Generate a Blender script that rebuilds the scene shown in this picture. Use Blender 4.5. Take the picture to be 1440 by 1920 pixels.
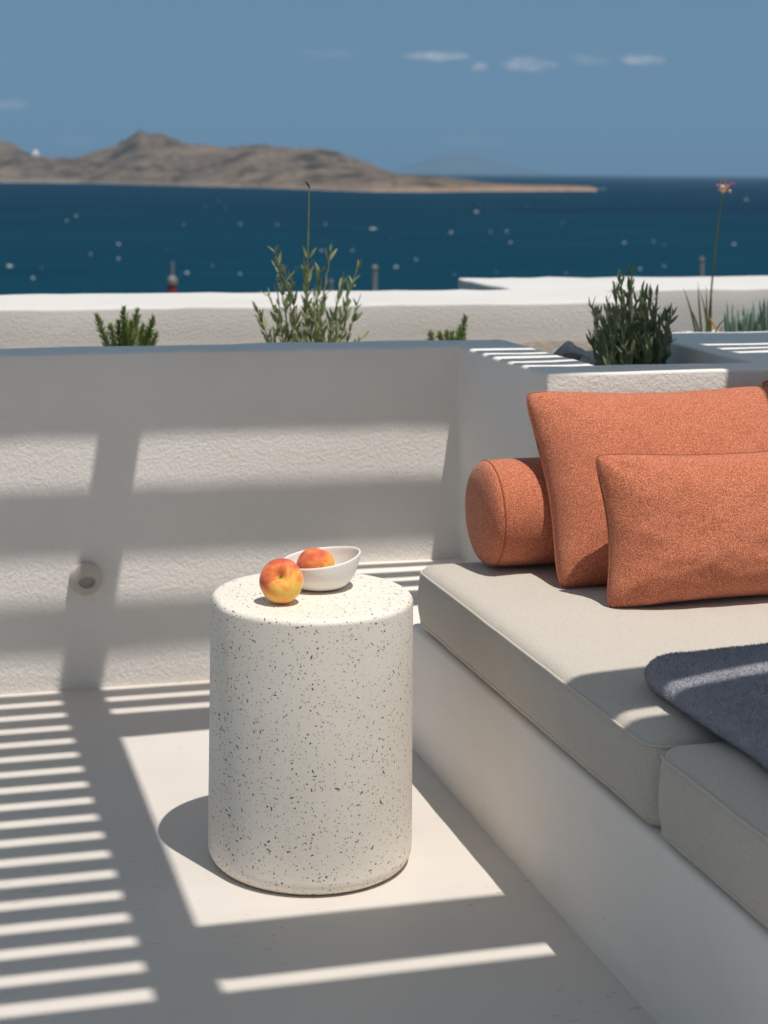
import bpy, bmesh, math, random
from math import sin, cos, pi, radians, sqrt, exp, atan2
from mathutils import Vector, Matrix, noise
random.seed(7)
for o in list(bpy.data.objects): bpy.data.objects.remove(o)
S = bpy.context.scene; COL = S.collection

# ------------------------------------------------------------------ camera
CF, CYAW, CPITCH, CROLL, CPX, CPY, CH = 3089.76, .2480, -.0408, .0078, 587.36, 196.51, 1.177
_F = Vector((sin(CYAW)*cos(CPITCH), cos(CYAW)*cos(CPITCH), -sin(CPITCH)))
_R0 = Vector((cos(CYAW), -sin(CYAW), 0)); _U0 = _R0.cross(_F)
_R = _R0*cos(CROLL)+_U0*sin(CROLL); _U = -_R0*sin(CROLL)+_U0*cos(CROLL)
EYE = Vector((0, 0, CH))
cd = bpy.data.cameras.new('camera'); cam = bpy.data.objects.new('camera', cd); COL.objects.link(cam)
m = Matrix((_R, _U, -_F)).transposed().to_4x4(); m.translation = EYE; cam.matrix_world = m
cd.sensor_fit = 'HORIZONTAL'; cd.sensor_width = 24; cd.lens = CF/1440*24
cd.shift_x = (720-CPX)/1440; cd.shift_y = (CPY-960)/1440
cd.clip_start = .05; cd.clip_end = 200000
cd.dof.use_dof = True; cd.dof.focus_distance = 2.8; cd.dof.aperture_fstop = 5.4
S.camera = cam
S.render.resolution_x = 768; S.render.resolution_y = 1024

def ray(x, y): return _F+_R*((x-CPX)/CF)-_U*((y-CPY)/CF)
def hit(x, y, ax, v):
    r = ray(x, y); t = (v-EYE[ax])/r[ax]; return EYE+r*t

# ------------------------------------------------------------------ light
KX, KY = -.145, .325                      # shadow shift per metre of height
sun_dir = Vector((-KX, -KY, 1)).normalized()
SUN_EL = math.asin(sun_dir.z); SUN_ROT = atan2(sun_dir.x, sun_dir.y)
W = bpy.data.worlds.new('World'); S.world = W; W.use_nodes = True
wn = W.node_tree.nodes; wl = W.node_tree.links
bg = wn['Background']; sky = wn.new('ShaderNodeTexSky'); sky.sky_type = 'NISHITA'; sky.sun_disc = False
sky.sun_elevation = SUN_EL; sky.sun_rotation = SUN_ROT; sky.altitude = 2000
sky.air_density = .5; sky.dust_density = 0; sky.ozone_density = 6.0
SKY_STRENGTH = .1
SKY_GAMMA = .14; SKY_TINT = (1.10, 1.84, 2.50)
bg.inputs['Strength'].default_value = SKY_STRENGTH
sl = bpy.data.lights.new('sun', 'SUN'); sl.energy = 3.45; sl.angle = radians(.53); sl.color = (1, .945, .875)
so = bpy.data.objects.new('sun', sl); COL.objects.link(so)
so.rotation_euler = sun_dir.to_track_quat('Z', 'Y').to_euler(); so.location = (2, -3, 9)
vs = S.view_settings; vs.view_transform = 'Standard'; vs.look = 'None'; vs.exposure = 0.3; vs.gamma = 1; vs.use_curve_mapping = False
S.render.engine = 'CYCLES'
S.cycles.max_bounces = 9; S.cycles.diffuse_bounces = 8; S.cycles.glossy_bounces = 2; S.cycles.transmission_bounces = 3

# sky colour grading (whole dome) and thin clouds by direction
def cloud_nodes():
    nt = W.node_tree
    geo = wn.new('ShaderNodeTexCoord')
    gm = wn.new('ShaderNodeGamma'); wl.new(sky.outputs[0], gm.inputs['Color']); gm.inputs['Gamma'].default_value = SKY_GAMMA
    hs = wn.new('ShaderNodeVectorMath'); hs.operation = 'MULTIPLY'; wl.new(gm.outputs[0], hs.inputs[0]); hs.inputs[1].default_value = SKY_TINT
    nz = wn.new('ShaderNodeTexNoise'); nz.inputs['Scale'].default_value = 1; nz.inputs['Detail'].default_value = 5; nz.inputs['Roughness'].default_value = .6
    mp = wn.new('ShaderNodeMapping'); mp.inputs['Scale'].default_value = (90, 90, 240)
    wl.new(geo.outputs['Generated'], mp.inputs[0]); wl.new(mp.outputs[0], nz.inputs['Vector'])
    acc = None
    for (px, py, w, h, a) in CLOUDS:
        d = ray(px, py).normalized(); az = atan2(d.x, d.y)
        # angular ellipse around the direction
        e1 = Vector((cos(az), -sin(az), 0)); e2 = e1.cross(d) * -1
        sub = wn.new('ShaderNodeVectorMath'); sub.operation = 'SUBTRACT'; wl.new(geo.outputs['Generated'], sub.inputs[0]); sub.inputs[1].default_value = d
        comps = []
        for e, s in ((e1, w/CF), (e2, h/CF)):
            dt = wn.new('ShaderNodeVectorMath'); dt.operation = 'DOT_PRODUCT'; wl.new(sub.outputs[0], dt.inputs[0]); dt.inputs[1].default_value = e/s
            sq = wn.new('ShaderNodeMath'); sq.operation = 'MULTIPLY'; wl.new(dt.outputs['Value'], sq.inputs[0]); wl.new(dt.outputs['Value'], sq.inputs[1]); comps.append(sq)
        ad = wn.new('ShaderNodeMath'); ad.operation = 'ADD'; wl.new(comps[0].outputs[0], ad.inputs[0]); wl.new(comps[1].outputs[0], ad.inputs[1])
        # density = a*max(0, 1 - r2 + (noise-.5)*2.2)
        ma = wn.new('ShaderNodeMath'); ma.operation = 'MULTIPLY_ADD'; wl.new(nz.outputs['Fac'], ma.inputs[0]); ma.inputs[1].default_value = 3.0; ma.inputs[2].default_value = -.7
        sb = wn.new('ShaderNodeMath'); sb.operation = 'SUBTRACT'; wl.new(ma.outputs[0], sb.inputs[0]); wl.new(ad.outputs[0], sb.inputs[1]); sb.use_clamp = True
        ml = wn.new('ShaderNodeMath'); ml.operation = 'MULTIPLY'; wl.new(sb.outputs[0], ml.inputs[0]); ml.inputs[1].default_value = a
        if acc is None: acc = ml
        else:
            mx = wn.new('ShaderNodeMath'); mx.operation = 'MAXIMUM'; wl.new(acc.outputs[0], mx.inputs[0]); wl.new(ml.outputs[0], mx.inputs[1]); acc = mx
    mix = wn.new('ShaderNodeMix'); mix.data_type = 'RGBA'; wl.new(acc.outputs[0], mix.inputs['Factor']); wl.new(hs.outputs[0], mix.inputs['A'])
    mix.inputs['B'].default_value = CLOUD_COL
    wl.new(mix.outputs['Result'], bg.inputs['Color'])
CLOUD_COL = (6, 5.8, 5.9, 1)
CLOUDS = [(820, 105, 62, 12, .55), (901, 125, 20, 10, .5), (990, 121, 60, 16, .45), (1203, 112, 48, 13, .5), (1110, 112, 50, 12, .18),
          (620, 100, 80, 10, .12), (885, 266, 70, 13, .3), (15, 196, 60, 14, .3), (140, 266, 70, 11, .35)]
cloud_nodes()

# ------------------------------------------------------------------ material helpers
class NT:
    def __init__(s, name):
        s.m = bpy.data.materials.new(name); s.m.use_nodes = True
        s.n = s.m.node_tree.nodes; s.l = s.m.node_tree.links; s.b = s.n['Principled BSDF']
        s.co = s.n.new('ShaderNodeTexCoord').outputs['Object']
    def lk(s, a, b): s.l.new(a, b)
    def mp(s, sc, rot=(0, 0, 0), src=None):
        k = s.n.new('ShaderNodeMapping'); k.inputs['Scale'].default_value = sc; k.inputs['Rotation'].default_value = rot
        s.lk(src or s.co, k.inputs[0]); return k.outputs[0]
    def noise(s, scale, detail=4, rough=.55, src=None, dist=0):
        k = s.n.new('ShaderNodeTexNoise'); k.inputs['Scale'].default_value = scale; k.inputs['Detail'].default_value = detail
        k.inputs['Roughness'].default_value = rough; k.inputs['Distortion'].default_value = dist
        s.lk(src or s.co, k.inputs['Vector']); return k.outputs['Fac']
    def vor(s, scale, src=None, feat='F1', out='Distance', rnd=1):
        k = s.n.new('ShaderNodeTexVoronoi'); k.feature = feat; k.inputs['Scale'].default_value = scale; k.inputs['Randomness'].default_value = rnd
        s.lk(src or s.co, k.inputs['Vector']); return k if out is None else k.outputs[out]
    def ramp(s, fac, stops, interp='LINEAR'):
        k = s.n.new('ShaderNodeValToRGB'); k.color_ramp.interpolation = interp; el = k.color_ramp.elements
        while len(el) < len(stops): el.new(.5)
        for e, (p, c) in zip(el, stops):
            e.position = p; e.color = (c, c, c, 1) if isinstance(c, (int, float)) else (*c, 1)
        s.lk(fac, k.inputs[0]); return k.outputs[0]
    def mix(s, f, a, b, mode='MIX'):
        k = s.n.new('ShaderNodeMix'); k.data_type = 'RGBA'; k.blend_type = mode
        for v, i in ((f, 'Factor'), (a, 'A'), (b, 'B')):
            if isinstance(v, (int, float)): k.inputs[i].default_value = v if i == 'Factor' else (v, v, v, 1)
            elif isinstance(v, tuple): k.inputs[i].default_value = (*v, 1)
            else: s.lk(v, k.inputs[i])
        return k.outputs['Result']
    def math(s, op, a, b=None, c=None, clamp=False):
        k = s.n.new('ShaderNodeMath'); k.operation = op; k.use_clamp = clamp
        for i, v in enumerate((a, b, c)):
            if v is None: continue
            if isinstance(v, (int, float)): k.inputs[i].default_value = v
            else: s.lk(v, k.inputs[i])
        return k.outputs[0]
    def vmath(s, op, a, b=None):
        k = s.n.new('ShaderNodeVectorMath'); k.operation = op
        for i, v in enumerate((a, b)):
            if v is None: continue
            if isinstance(v, tuple): k.inputs[i].default_value = v
            else: s.lk(v, k.inputs[i])
        return k.outputs['Value'] if op in ('LENGTH', 'DOT_PRODUCT') else k.outputs[0]
    def sep(s, v):
        k = s.n.new('ShaderNodeSeparateXYZ'); s.lk(v, k.inputs[0]); return k.outputs
    def bump(s, h, strength, dist, prev=None):
        k = s.n.new('ShaderNodeBump'); k.inputs['Strength'].default_value = strength; k.inputs['Distance'].default_value = dist
        s.lk(h, k.inputs['Height'])
        if prev: s.lk(prev, k.inputs['Normal'])
        return k.outputs[0]
    def done(s, col=None, rough=.8, nrm=None, spec=.3, sheen=0, **kw):
        b = s.b
        if col is not None:
            if isinstance(col, tuple): b.inputs['Base Color'].default_value = (*col, 1)
            else: s.lk(col, b.inputs['Base Color'])
        if isinstance(rough, (int, float)): b.inputs['Roughness'].default_value = rough
        else: s.lk(rough, b.inputs['Roughness'])
        if nrm: s.lk(nrm, b.inputs['Normal'])
        b.inputs['Specular IOR Level'].default_value = spec; b.inputs['Sheen Weight'].default_value = sheen
        for k, v in kw.items(): b.inputs[k].default_value = v
        return s.m

def m_plaster(name, k):
    t = NT(name)
    n1 = t.noise(125, 5, .6); n2 = t.noise(360, 3, .6); n3 = t.noise(6, 3, .5)
    big = t.noise(2.2, 3, .5)
    h = t.math('ADD', t.math('MULTIPLY', n1, 1.0), t.math('MULTIPLY', n2, .35))
    nz = t.sep(t.n.new('ShaderNodeNewGeometry').outputs['Normal'])[2]
    side = t.math('SUBTRACT', 1, t.math('MULTIPLY', t.math('ABSOLUTE', nz), .75))
    bn = t.bump(t.math('MULTIPLY', h, side), .75, .0036)
    bn = t.bump(n3, .2, .005, bn)
    col = t.mix(t.ramp(big, [(.3, 0), (.7, 1)]), tuple(c*k for c in (.775, .735, .69)), tuple(c*k for c in (.83, .79, .745)))
    return t.done(col, .9, bn, .15)
def m_floor():
    t = NT('white_microcement')
    cloud = t.noise(2.6, 6, .62, dist=.4); tro = t.noise(1, 5, .6, src=t.mp((3, 14, 3), (0, 0, .5)))
    col = t.mix(t.ramp(cloud, [(.3, 0), (.72, 1)]), (.595, .55, .505), (.645, .60, .555))
    col = t.mix(t.ramp(tro, [(.45, 0), (.8, .35)]), col, (.57, .535, .50))
    # thin brown scuffs and stains
    sc = t.noise(1, 2, .4, src=t.mp((34, 90, 30), (0, 0, .35))); area = t.noise(2.1, 2, .5)
    f = t.math('MULTIPLY', t.ramp(sc, [(.67, 0), (.71, 1)]), t.ramp(area, [(.5, 0), (.6, 1)]))
    col = t.mix(t.math('MULTIPLY', f, .4), col, (.36, .22, .12))
    dots = t.vor(26); dn = t.noise(5, 1)
    f2 = t.math('MULTIPLY', t.ramp(dots, [(.035, 1), (.07, 0)]), t.ramp(dn, [(.58, 0), (.62, 1)]))
    col = t.mix(t.math('MULTIPLY', f2, .6), col, (.25, .2, .16))
    bn = t.bump(t.noise(38, 4, .6), .12, .002)
    return t.done(col, t.ramp(cloud, [(.3, .42), (.7, .6)]), bn, .35)
def m_platform():
    t = NT('trowelled_platform_plaster')
    cloud = t.noise(3.2, 6, .62, dist=.5); tro = t.noise(1, 5, .6, src=t.mp((5, 3, 22)))
    col = t.mix(t.ramp(cloud, [(.3, 0), (.72, 1)]), (.78, .73, .67), (.84, .79, .73))
    col = t.mix(t.ramp(tro, [(.5, 0), (.85, .4)]), col, (.69, .65, .60))
    spots = t.math('MULTIPLY', t.ramp(t.vor(16), [(.02, 1), (.04, 0)]), .5)
    col = t.mix(spots, col, (.3, .26, .22))
    bn = t.bump(t.noise(26, 4, .6), .18, .003)
    return t.done(col, .6, bn, .3)
def m_terrazzo():
    t = NT('terrazzo'); co = t.co
    base = t.mix(t.ramp(t.noise(6, 4), [(.35, 0), (.7, 1)]), (.775, .715, .625), (.82, .76, .67))
    col = base
    wob = t.n.new('ShaderNodeTexNoise'); wob.inputs['Scale'].default_value = 420; wob.inputs['Detail'].default_value = 1; t.lk(co, wob.inputs['Vector'])
    wv = t.vmath('MULTIPLY', t.vmath('SUBTRACT', wob.outputs['Color'], (.5, .5, .5)), (.0022, .0022, .0022))
    cow = t.vmath('ADD', co, wv)
    for scale, asp, size, dens, c in ((170, 2.2, .50, .75, (.50, .46, .41)), (150, 2.6, .50, .45, (.36, .34, .31)),
                                      (105, 2.4, .36, .30, (.50, .26, .18)), (118, 3.0, .52, .80, (.03, .032, .037)), (58, 3.4, .36, .38, (.022, .024, .03))):
        v = t.vor(scale, src=cow, out=None)
        d = t.vmath('MULTIPLY', t.vmath('SUBTRACT', cow, v.outputs['Position']), (scale,)*3)
        rot = t.n.new('ShaderNodeVectorRotate'); rot.rotation_type = 'AXIS_ANGLE'
        t.lk(d, rot.inputs['Vector']); t.lk(t.vmath('SUBTRACT', v.outputs['Color'], (.5, .5, .5)), rot.inputs['Axis'])
        cc = t.sep(v.outputs['Color'])
        t.lk(t.math('MULTIPLY', cc[0], 40.0), rot.inputs['Angle'])
        L = t.vmath('LENGTH', t.vmath('MULTIPLY', rot.outputs[0], (asp*1.25, 1.0, asp)))
        thr = t.math('MULTIPLY', t.math('MULTIPLY_ADD', cc[1], .75, .35), size)
        on = t.math('MULTIPLY', t.math('LESS_THAN', L, thr), t.math('LESS_THAN', cc[2], dens))
        col = t.mix(t.math('MULTIPLY', on, .9), col, c)
    bn = t.bump(t.noise(55, 3), .08, .0015)
    return t.done(col, .5, bn, .35)
def m_fabric(name, c1, c2, scale, bump, dist, weave=True, sheen=.15, stretch=None, crisp=0):
    t = NT(name)
    src = t.mp(stretch) if stretch else t.co
    n = t.noise(scale, 3, .6, src=src); v = t.vor(scale*1.15, src=src)
    fac = t.math('ADD', t.math('MULTIPLY', n, .6), t.math('MULTIPLY', v, .45))
    lo = t.noise(7, 4, .6)
    col = t.mix(t.ramp(fac, [(.32+crisp, 0), (.72-crisp, 1)]), c1, c2)
    col = t.mix(t.math('MULTIPLY', t.ramp(lo, [(.35, 0), (.7, 1)]), .10), col, c1)
    bn = t.bump(fac, bump, dist)
    bn = t.bump(t.noise(14, 3, .5), .12, .005, bn)
    return t.done(col, .92, bn, .1, sheen, **{'Sheen Roughness': .5})
def m_plain(name, c, rough=.7, spec=.3, var=.12, scale=30, bump=.15, bd=.002, **kw):
    t = NT(name); n = t.noise(scale, 4, .6)
    d = tuple(x*(1-var*2) for x in c)
    col = t.mix(t.ramp(n, [(.3, 0), (.7, 1)]), d, c)
    return t.done(col, rough, t.bump(n, bump, bd), spec, **kw)
def m_leaf(name, c1, c2, c3, scale=25, trans=.25):
    t = NT(name)
    oi = t.n.new('ShaderNodeObjectInfo').outputs['Random']
    n = t.noise(scale, 3, .6)
    col = t.mix(t.ramp(n, [(.3, 0), (.7, 1)]), c1, c2)
    col = t.mix(t.math('MULTIPLY', oi, .6), col, c3)
    t.done(col, .75, None, .25)
    tr = t.n.new('ShaderNodeBsdfTranslucent'); t.lk(col, tr.inputs[0])
    mx = t.n.new('ShaderNodeMixShader'); mx.inputs[0].default_value = trans
    t.lk(t.b.outputs[0], mx.inputs[1]); t.lk(tr.outputs[0], mx.inputs[2])
    t.lk(mx.outputs[0], t.n['Material Output'].inputs['Surface']); return t.m
def m_peach():
    t = NT('peach_skin')
    x, y, z = t.sep(t.co)
    n = t.noise(26, 5, .62, dist=.6); n2 = t.noise(75, 4, .7)
    k = t.math('ADD', t.math('MULTIPLY', x, 7.5), t.math('MULTIPLY', n, 1.25))
    k = t.math('ADD', k, t.math('MULTIPLY', n2, .35))
    k = t.math('ADD', k, t.math('MULTIPLY', z, 2.0))
    col = t.ramp(t.math('SUBTRACT', k, .30), [(.18, (.86, .56, .10)), (.40, (.86, .42, .085)), (.58, (.78, .20, .06)), (.80, (.58, .075, .045))])
    # greenish yellow around the stalk
    rad = t.math('ADD', t.math('MULTIPLY', x, x), t.math('MULTIPLY', y, y))
    near = t.math('MULTIPLY', t.ramp(t.math('MULTIPLY', rad, 12000), [(.1, 1), (.7, 0)]), t.math('GREATER_THAN', z, 0))
    col = t.mix(t.math('MULTIPLY', near, .8), col, (.62, .42, .06))
    bn = t.bump(t.noise(700, 2), .12, .0006)
    return t.done(col, .62, bn, .3, .35, **{'Sheen Roughness': .4})
def m_towel():
    t = NT('charcoal_blue_terry')
    n = t.noise(260, 3, .7); v = t.vor(330); lo = t.noise(16, 5, .65)
    fac = t.math('ADD', t.math('MULTIPLY', n, .6), t.math('MULTIPLY', v, .5))
    col = t.mix(t.ramp(fac, [(.3, 0), (.75, 1)]), (.24, .238, .27), (.42, .415, .46))
    col = t.mix(t.math('MULTIPLY', t.ramp(lo, [(.4, 0), (.65, 1)]), .35), col, (.25, .255, .30))
    bn = t.bump(fac, .9, .004); bn = t.bump(lo, .5, .008, bn)
    return t.done(col, .95, bn, .05, .2, **{'Sheen Roughness': .6})
def m_sea():
    t = NT('sea_water')
    g = t.n.new('ShaderNodeNewGeometry').outputs['Position']
    w1 = t.noise(1, 5, .62, src=t.mp((.035, .085, 1), src=g)); w2 = t.noise(1, 4, .6, src=t.mp((.006, .016, 1), src=g)); w3 = t.noise(1, 3, .6, src=t.mp((.0011, .0042, 1), src=g))
    yy = t.sep(g)[1]
    near = t.n.new('ShaderNodeMapRange'); near.inputs['From Min'].default_value = 380; near.inputs['From Max'].default_value = 1100; near.clamp = True
    t.lk(yy, near.inputs['Value'])
    base = t.mix(near.outputs[0], (.001, .029, .050), (.0008, .015, .035))
    f = t.math('ADD', t.math('MULTIPLY', w2, .5), t.math('MULTIPLY', w3, .5))
    col = t.mix(t.ramp(f, [(.35, 0), (.65, 1)]), base, t.mix(.6, base, (.003, .044, .075)))
    col = t.mix(t.math('MULTIPLY', t.ramp(w1, [(.5, 0), (.75, 1)]), .45), col, (.005, .055, .088))
    bn = t.bump(w1, .6, 1.2); bn = t.bump(w2, .5, 3.0, bn)
    return t.done(col, .65, bn, .025)
def m_island():
    t = NT('dry_rocky_hillside')
    g = t.n.new('ShaderNodeNewGeometry').outputs['Position']
    z = t.sep(g)[2]
    n1 = t.noise(1, 6, .65, src=t.mp((.012,)*3, src=g)); n2 = t.noise(1, 5, .65, src=t.mp((.045,)*3, src=g)); n3 = t.noise(1, 4, .6, src=t.mp((.004,)*3, src=g))
    col = t.mix(t.ramp(n2, [(.32, 0), (.68, 1)]), (.070, .055, .042), (.215, .165, .125))
    col = t.mix(t.math('MULTIPLY', t.ramp(n1, [(.50, 0), (.60, 1)]), .85), col, (.040, .040, .028))
    col = t.mix(t.math('MULTIPLY', t.ramp(n3, [(.5, 0), (.66, 1)]), .5), col, (.30, .225, .16))
    hh = t.math('ADD', t.math('SUBTRACT', z, SEA_Z), t.math('MULTIPLY_ADD', n2, 14, -7))
    shore = t.ramp(t.math('DIVIDE', hh, 22), [(.10, 1), (.5, 0)])
    geo = t.n.new('ShaderNodeMapRange'); geo.inputs['From Min'].default_value = 480; geo.inputs['From Max'].default_value = 800; t.lk(t.sep(g)[0], geo.inputs['Value'])
    col = t.mix(t.math('MULTIPLY', shore, .7), col, t.mix(geo.outputs[0], (.26, .215, .17), (.46, .27, .165)))
    foam = t.ramp(t.math('DIVIDE', t.math('ADD', t.math('SUBTRACT', z, SEA_Z), t.math('MULTIPLY_ADD', n2, 3, -1.5)), 10), [(.07, 1), (.13, 0)])
    col = t.mix(t.math('MULTIPLY', foam, .8), col, (.42, .40, .36))
    bn = t.bump(n2, .9, 9); bn = t.bump(n1, .6, 14, bn)
    return t.done(col, .95, bn, .1)

SEA_Z = -24.8
MAT = {}
MAT['plaster'] = m_plaster('white_plaster', 1.0); MAT['plaster2'] = m_plaster('dimmed_white_plaster', .80); MAT['floor'] = m_floor(); MAT['platform'] = m_platform(); MAT['terrazzo'] = m_terrazzo()  # parapet copy: same white plaster, colour darkened so full sun does not blow out
MAT['canvas'] = m_fabric('ecru_canvas', (.455, .412, .355), (.59, .545, .485), 420, .55, .0016, sheen=.1)
MAT['canvas_seam'] = m_fabric('ecru_seam', (.48, .44, .38), (.64, .59, .52), 520, .5, .0012, sheen=.1)
MAT['terracotta'] = m_fabric('terracotta_boucle', (.27, .070, .034), (.70, .255, .145), 430, .6, .0018, sheen=.15, crisp=.06)
MAT['terra_seam'] = m_fabric('terracotta_seam', (.22, .062, .03), (.42, .14, .075), 500, .6, .0015, sheen=.1)
MAT['towel'] = m_towel(); MAT['peach'] = m_peach()
MAT['nap'] = m_plain('towel_nap', (.42, .425, .485), .95, .05, .2, 200)
MAT['bowl'] = m_plain('matt_white_ceramic', (.78, .755, .72), .55, .35, .02, 8, .03)
MAT['lamp'] = m_plain('beige_plaster_lamp', (.60, .53, .47), .8, .2, .05, 40, .1)
MAT['timber'] = m_plain('white_painted_timber', (.82, .79, .75), .6, .3, .05, 12)
MAT['gravel'] = m_plain('sandy_planter_soil', (.36, .31, .25), .95, .1, .3, 60, .9, .012)
MAT['stone'] = m_plain('pale_grey_stone', (.56, .55, .54), .85, .2, .25, 22, .8, .012)
MAT['hill'] = m_plain('dry_scrub_ground', (.16, .125, .08), .95, .1, .3, .4)
MAT['sea'] = m_sea(); MAT['island'] = m_island()
MAT['lav'] = m_leaf('lavender_leaf', (.27, .31, .15), (.37, .41, .22), (.20, .24, .11))
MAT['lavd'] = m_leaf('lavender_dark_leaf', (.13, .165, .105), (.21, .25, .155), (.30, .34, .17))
MAT['stem'] = m_plain('green_stem', (.27, .285, .13), .8, .2, .2, 40)
MAT['spike'] = m_plain('dry_flower_spike', (.07, .045, .04), .9, .1, .3, 200)
MAT['rose'] = m_leaf('rosemary_needle', (.19, .27, .065), (.29, .36, .11), (.15, .22, .055))
MAT['garlic'] = m_leaf('garlic_blade', (.11, .15, .045), (.16, .19, .07), (.09, .12, .05))
MAT['succ'] = m_leaf('blue_succulent_leaf', (.17, .25, .21), (.28, .38, .32), (.14, .22, .15), trans=.08)
MAT['petal'] = m_plain('lilac_petal', (.68, .36, .66), .8, .2, .2, 300)
MAT['petal_dry'] = m_plain('faded_peach_petal', (.68, .42, .30), .8, .2, .2, 300)
MAT['tag'] = m_plain('orange_plastic', (.75, .26, .02), .5, .4, .1, 50)
MAT['post'] = m_plain('weathered_grey_post', (.32, .29, .27), .8, .2, .2, 4)
MAT['red'] = m_plain('faded_red_paint', (.32, .05, .045), .7, .3, .2, 4)
MAT['foam'] = m_plain('sea_foam', (.44, .48, .51), .9, .1, .15, .3)
MAT['chapel'] = m_plain('limewash', (.78, .77, .74), .9, .1, .05, .5)
MAT['farhill'] = m_plain('far_island_rock', (.16, .14, .11), .95, .1, .3, .001)
MAT['glass'] = m_plain('dark_glass', (.03, .035, .04), .08, .5, 0, 1, 0)
MAT['stalk'] = m_plain('woody_stalk', (.10, .07, .02), .8, .2, .3, 300)

# ------------------------------------------------------------------ object helpers
def link(name, me, mat, parent=None):
    o = bpy.data.objects.new(name, me); COL.objects.link(o)
    if mat is not None and not me.materials: me.materials.append(mat)
    if parent is not None: o.parent = parent
    return o
def to_me(bm, name, smooth=True, angle=40):
    bmesh.ops.recalc_face_normals(bm, faces=bm.faces)
    me = bpy.data.meshes.new(name); bm.to_mesh(me); bm.free()
    if smooth:
        me.shade_smooth()
        if angle: me.set_sharp_from_angle(angle=radians(angle))
    return me
def obj(name, bm, mat, parent=None, smooth=True, angle=40): return link(name, to_me(bm, name, smooth, angle), mat, parent)
def empty(name, loc=(0, 0, 0)):
    o = bpy.data.objects.new(name, None); COL.objects.link(o); o.location = loc; o.empty_display_size = .1; return o
def tag(o, label, cat, group=None):
    o['label'] = label; o['category'] = cat
    if group: o['group'] = group
    return o
def struct(o): o['kind'] = 'structure'; return o
def stuff(o): o['kind'] = 'stuff'; return o

def box_bm(lo, hi, bev=0, seg=2, bm=None):
    bm2 = bmesh.new(); bmesh.ops.create_cube(bm2, size=1)
    for v in bm2.verts: v.co = Vector([lo[i]+(hi[i]-lo[i])*(v.co[i]+.5) for i in range(3)])
    if bev: bmesh.ops.bevel(bm2, geom=bm2.edges, offset=bev, segments=seg, profile=.5, affect='EDGES')
    return bm2
def cuts(bm, ax, lo, hi, step):
    n = int((hi-lo)/step)
    for i in range(1, n+1):
        co = [0, 0, 0]; co[ax] = lo+i*(hi-lo)/(n+1); no = [0, 0, 0]; no[ax] = 1
        bmesh.ops.bisect_plane(bm, geom=bm.verts[:]+bm.edges[:]+bm.faces[:], plane_co=co, plane_no=no)
def solid(name, pts, z0, z1, bev, mat, step=.07, amp=.0025, parent=None, freq=6):
    bm = bmesh.new(); vs_ = [bm.verts.new((x, y, z0)) for x, y in pts]; f = bm.faces.new(vs_)
    r = bmesh.ops.extrude_face_region(bm, geom=[f]); bmesh.ops.translate(bm, verts=[v for v in r['geom'] if isinstance(v, bmesh.types.BMVert)], vec=(0, 0, z1-z0))
    bmesh.ops.recalc_face_normals(bm, faces=bm.faces)
    bmesh.ops.bevel(bm, geom=bm.edges[:], offset=bev, segments=3, profile=.5, affect='EDGES', clamp_overlap=True)
    if step:
        xs = [p[0] for p in pts]; ys = [p[1] for p in pts]
        cuts(bm, 0, max(min(xs), -1.2), min(max(xs), 4), step); cuts(bm, 1, max(min(ys), .6), max(ys), step); cuts(bm, 2, z0, z1, step)
        bm.normal_update()
        for v in bm.verts:
            n = noise.noise_vector(v.co*freq)+.5*noise.noise_vector(v.co*freq*2.7)
            v.co += n*amp
    bmesh.ops.triangulate(bm, faces=[f for f in bm.faces if len(f.verts) > 4])
    return obj(name, bm, mat, parent, True, 50)
def lathe(prof, n=96, axis='Z'):
    bm = bmesh.new(); rings = []
    for r, z in prof:
        if r < 1e-6: rings.append([bm.verts.new((0, 0, z))])
        else: rings.append([bm.verts.new((r*cos(2*pi*i/n), r*sin(2*pi*i/n), z)) for i in range(n)])
    for a, b in zip(rings, rings[1:]):
        for i in range(n):
            j = (i+1) % n
            q = [a[i % len(a)], a[j % len(a)], b[j % len(b)], b[i % len(b)]]; u = []
            for v in q:
                if v not in u: u.append(v)
            if len(u) > 2: bm.faces.new(u)
    return bm
def tube(bm, pts, rad, n=6, cap=True):
    rings = []
    for i, p in enumerate(pts):
        d = (pts[min(i+1, len(pts)-1)]-pts[max(i-1, 0)]).normalized()
        a = d.orthogonal().normalized() if i == 0 else (rings_a - d*rings_a.dot(d)).normalized()
        rings_a = a; b = d.cross(a); r = rad[i] if isinstance(rad, (list, tuple)) else rad
        rings.append([bm.verts.new(p+(a*cos(2*pi*k/n)+b*sin(2*pi*k/n))*r) for k in range(n)])
    for x, y in zip(rings, rings[1:]):
        for k in range(n): bm.faces.new((x[k], x[(k+1) % n], y[(k+1) % n], y[k]))
    if cap: bm.faces.new(rings[0]); bm.faces.new(rings[-1])
def bez(a, b, c, n=8): return [a*(1-t)**2+b*2*t*(1-t)+c*t*t for t in [i/n for i in range(n+1)]]

# ------------------------------------------------------------------ setting: sea, hills, islands
bm = bmesh.new()
ex = [-90000, -20000, -6000, -2000, -600, 0, 600, 2000, 6000, 20000, 90000]; ey = [-3000, 0, 400, 1200, 3000, 6000, 12000, 30000, 90000]
g = [[bm.verts.new((x, y, SEA_Z)) for x in ex] for y in ey]
for j in range(len(ey)-1):
    for i in range(len(ex)-1): bm.faces.new((g[j][i], g[j][i+1], g[j+1][i+1], g[j+1][i]))
struct(obj('sea', bm, MAT['sea'], smooth=False))

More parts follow.
